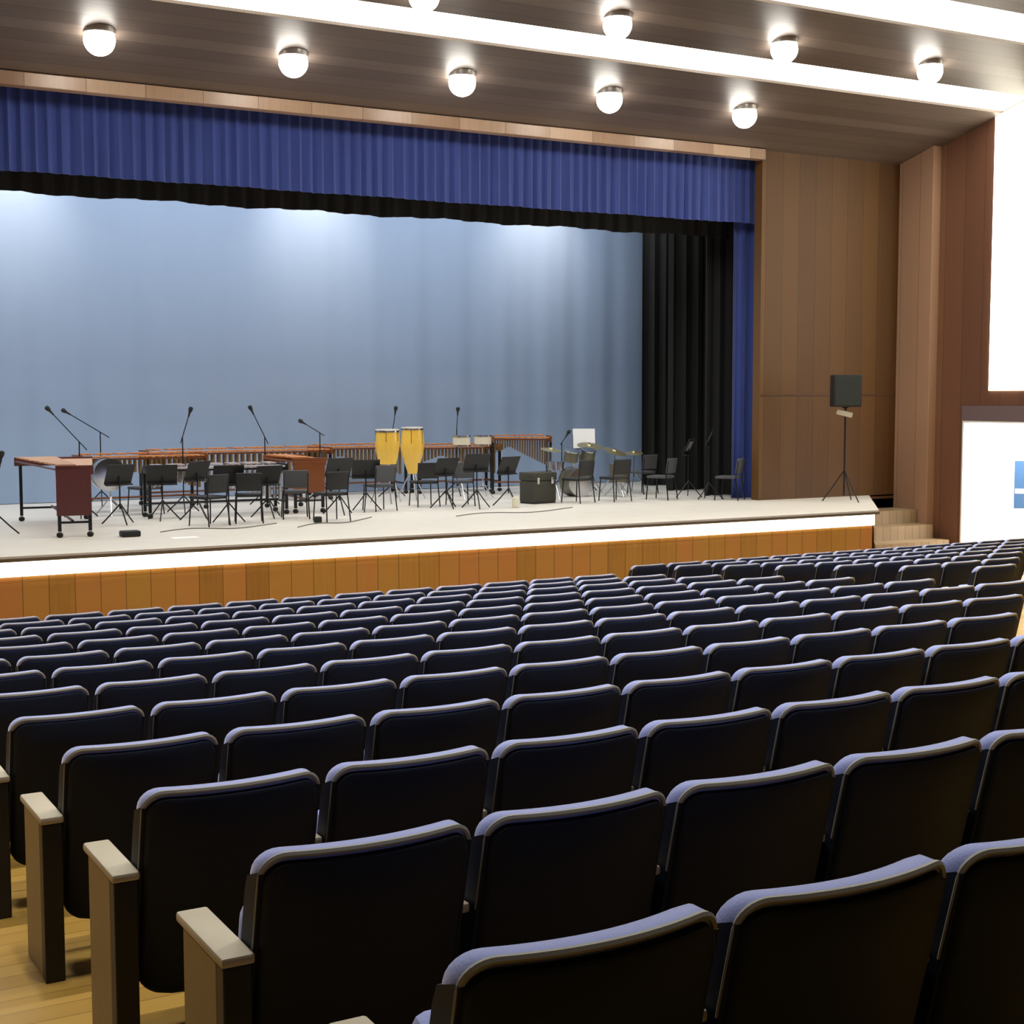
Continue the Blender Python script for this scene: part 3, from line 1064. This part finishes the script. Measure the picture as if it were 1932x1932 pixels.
mic_stand('microphone stand leaning over the far left marimba, its tip leftmost of all', at(150, 25.2), 1.3, (-0.45, -0.1, 1.78))
mic_stand('microphone stand just behind the far left marimba with a short boom', at(190, 27.5), 1.4, (-0.55, 0.0, 1.74))
mic_stand('thin microphone stand rising behind the left end of the vibraphone', at(345, 25.4), 1.35, (0.12, 0.0, 1.72))
mic_stand('thin microphone stand rising behind the right end of the vibraphone', at(500, 26.3), 1.3, (-0.22, 0.0, 1.74))
mic_stand('microphone stand with a long nearly level boom left of the yellow congas', at(604, 26.3), 1.36, (-0.36, -0.15, 1.54))
mic_stand('microphone stand rising directly behind the congas', at(742, 27.0), 1.4, (0.0, -0.1, 1.7))
mic_stand('microphone stand rising behind the pale drums', at(862, 26.8), 1.4, (-0.03, -0.1, 1.68))
mic_stand('microphone stand beside the white score, left of it', at(1060, 26.9), 1.05, (0.02, -0.15, 1.2))
mic_stand('microphone stand at the left edge of the photo on the stage', at(-6, 22.6), 0.8, (0.05, 0.0, 1.1))

# small things on the stage boards
tag(MB().box((-0.14, -0.1, 0), (0.14, 0.1, 0.09), 0.02).build('pedal_box', M_BLACKP), 'small black box on the stage boards right of the far left marimba', 'box').location = at(242, 21.5)
tag(MB().box((-0.2, -0.13, 0), (0.2, 0.13, 0.006)).build('paper_sheet', M_PAPER), 'white sheet of paper lying on the stage boards', 'paper').location = at(346, 20.9)
tag(MB().box((-0.06, -0.05, 0), (0.06, 0.05, 0.1), 0.015).build('junction_box', M_BLACKP), 'tiny dark box on the boards in front of the end-on xylophone', 'box').location = at(598, 22.3)
tag(MB().box((-0.05, -0.05, 0), (0.05, 0.05, 0.2), 0.02).build('water_bottle', M_SKIN), 'small pale bottle on the stage boards in front of the slanted marimba', 'bottle').location = at(972, 23.4)
for u0, u1, y0, y1, lab in ((560, 700, 21.6, 22.6, 'thin grey cable curving across the boards in front of the congas'), (860, 1080, 22.2, 22.7, 'thin grey cable on the boards in front of the drum kit'), (300, 520, 21.9, 22.3, 'thin grey cable on the boards in front of the vibraphone')):
    pts_ = []
    for k in range(15):
        f = k / 14
        x, y, _ = at(u0 + (u1 - u0) * f, y0 + (y1 - y0) * f + 0.25 * math.sin(f * 7))
        pts_.append((x, y, ZS + 0.009))
    tag(MB().tube(pts_, 0.008, 6).build('cable', M_CABLE, None, True), lab, 'cable')

# loudspeaker on a tripod at the right end of the stage
lx, ly = ax(1594) * 21.5, 21.5
t = thing('speaker_stand', 'black tripod stand at the right end of the stage carrying a loudspeaker', 'speaker stand', (lx, ly, ZS))
MB().tube([(0, 0, 0.12), (0, 0, 1.84)], 0.018, 8).build('pole', M_BLACKM, t, True)
stand_legs(t, 0.62, 0.42, rot=0.5)
MB().lathe([(0.05, 1.82), (0.06, 1.83), (0.06, 1.845)], 12).build('plate', M_BLACKM, t, True)
t2 = thing('loudspeaker', 'black box loudspeaker on the tripod against the wood wall', 'loudspeaker', (lx, ly, ZS + 1.847), math.radians(-30))
MB().box((-0.27, -0.2, 0), (0.27, 0.2, 0.62), 0.02).build('cabinet', M_BLACKP, t2, True)
MB().box((-0.24, -0.21, 0.03), (0.24, -0.198, 0.59), 0.005).build('grille', mat('speaker_grille', (44, 52, 50), 0.7, noise=0.3, nscale=200), t2)
t3 = tag(MB().obox((0, -0.16, 0), (0.3, 0.1, 0.1), Matrix.Rotation(0.25, 3, 'Y'), 0.015).build('tray', mat('pale_tray', (196, 190, 168), 0.5)), 'small pale tray clamped to the stand under the loudspeaker', 'tray')
t3.location = (lx, ly + 0.08, ZS + 1.72)
t3.rotation_euler = (0, 0, math.radians(-30))

# banner just inside the doorway
b = thing('banner_stand', 'blue upright banner at the right edge of the photo, inside the bright doorway', 'banner', (23.3, 20.28, 0), math.radians(-48))
MB().box((-0.22, -0.01, 0.9), (0.22, 0.005, 1.86)).build('banner', M_BLUEB, b)
MB().box((-0.2, -0.014, 1.2), (0.2, -0.011, 1.3)).build('pale_stripe', M_WHITE, b)
MB().tube([(0, 0.02, 0.02), (0, 0.02, 1.86)], 0.012, 8).build('pole', M_CHROME, b, True)
MB().box((-0.24, -0.12, 0), (0.24, 0.12, 0.03), 0.01).build('base', M_CHROME, b)
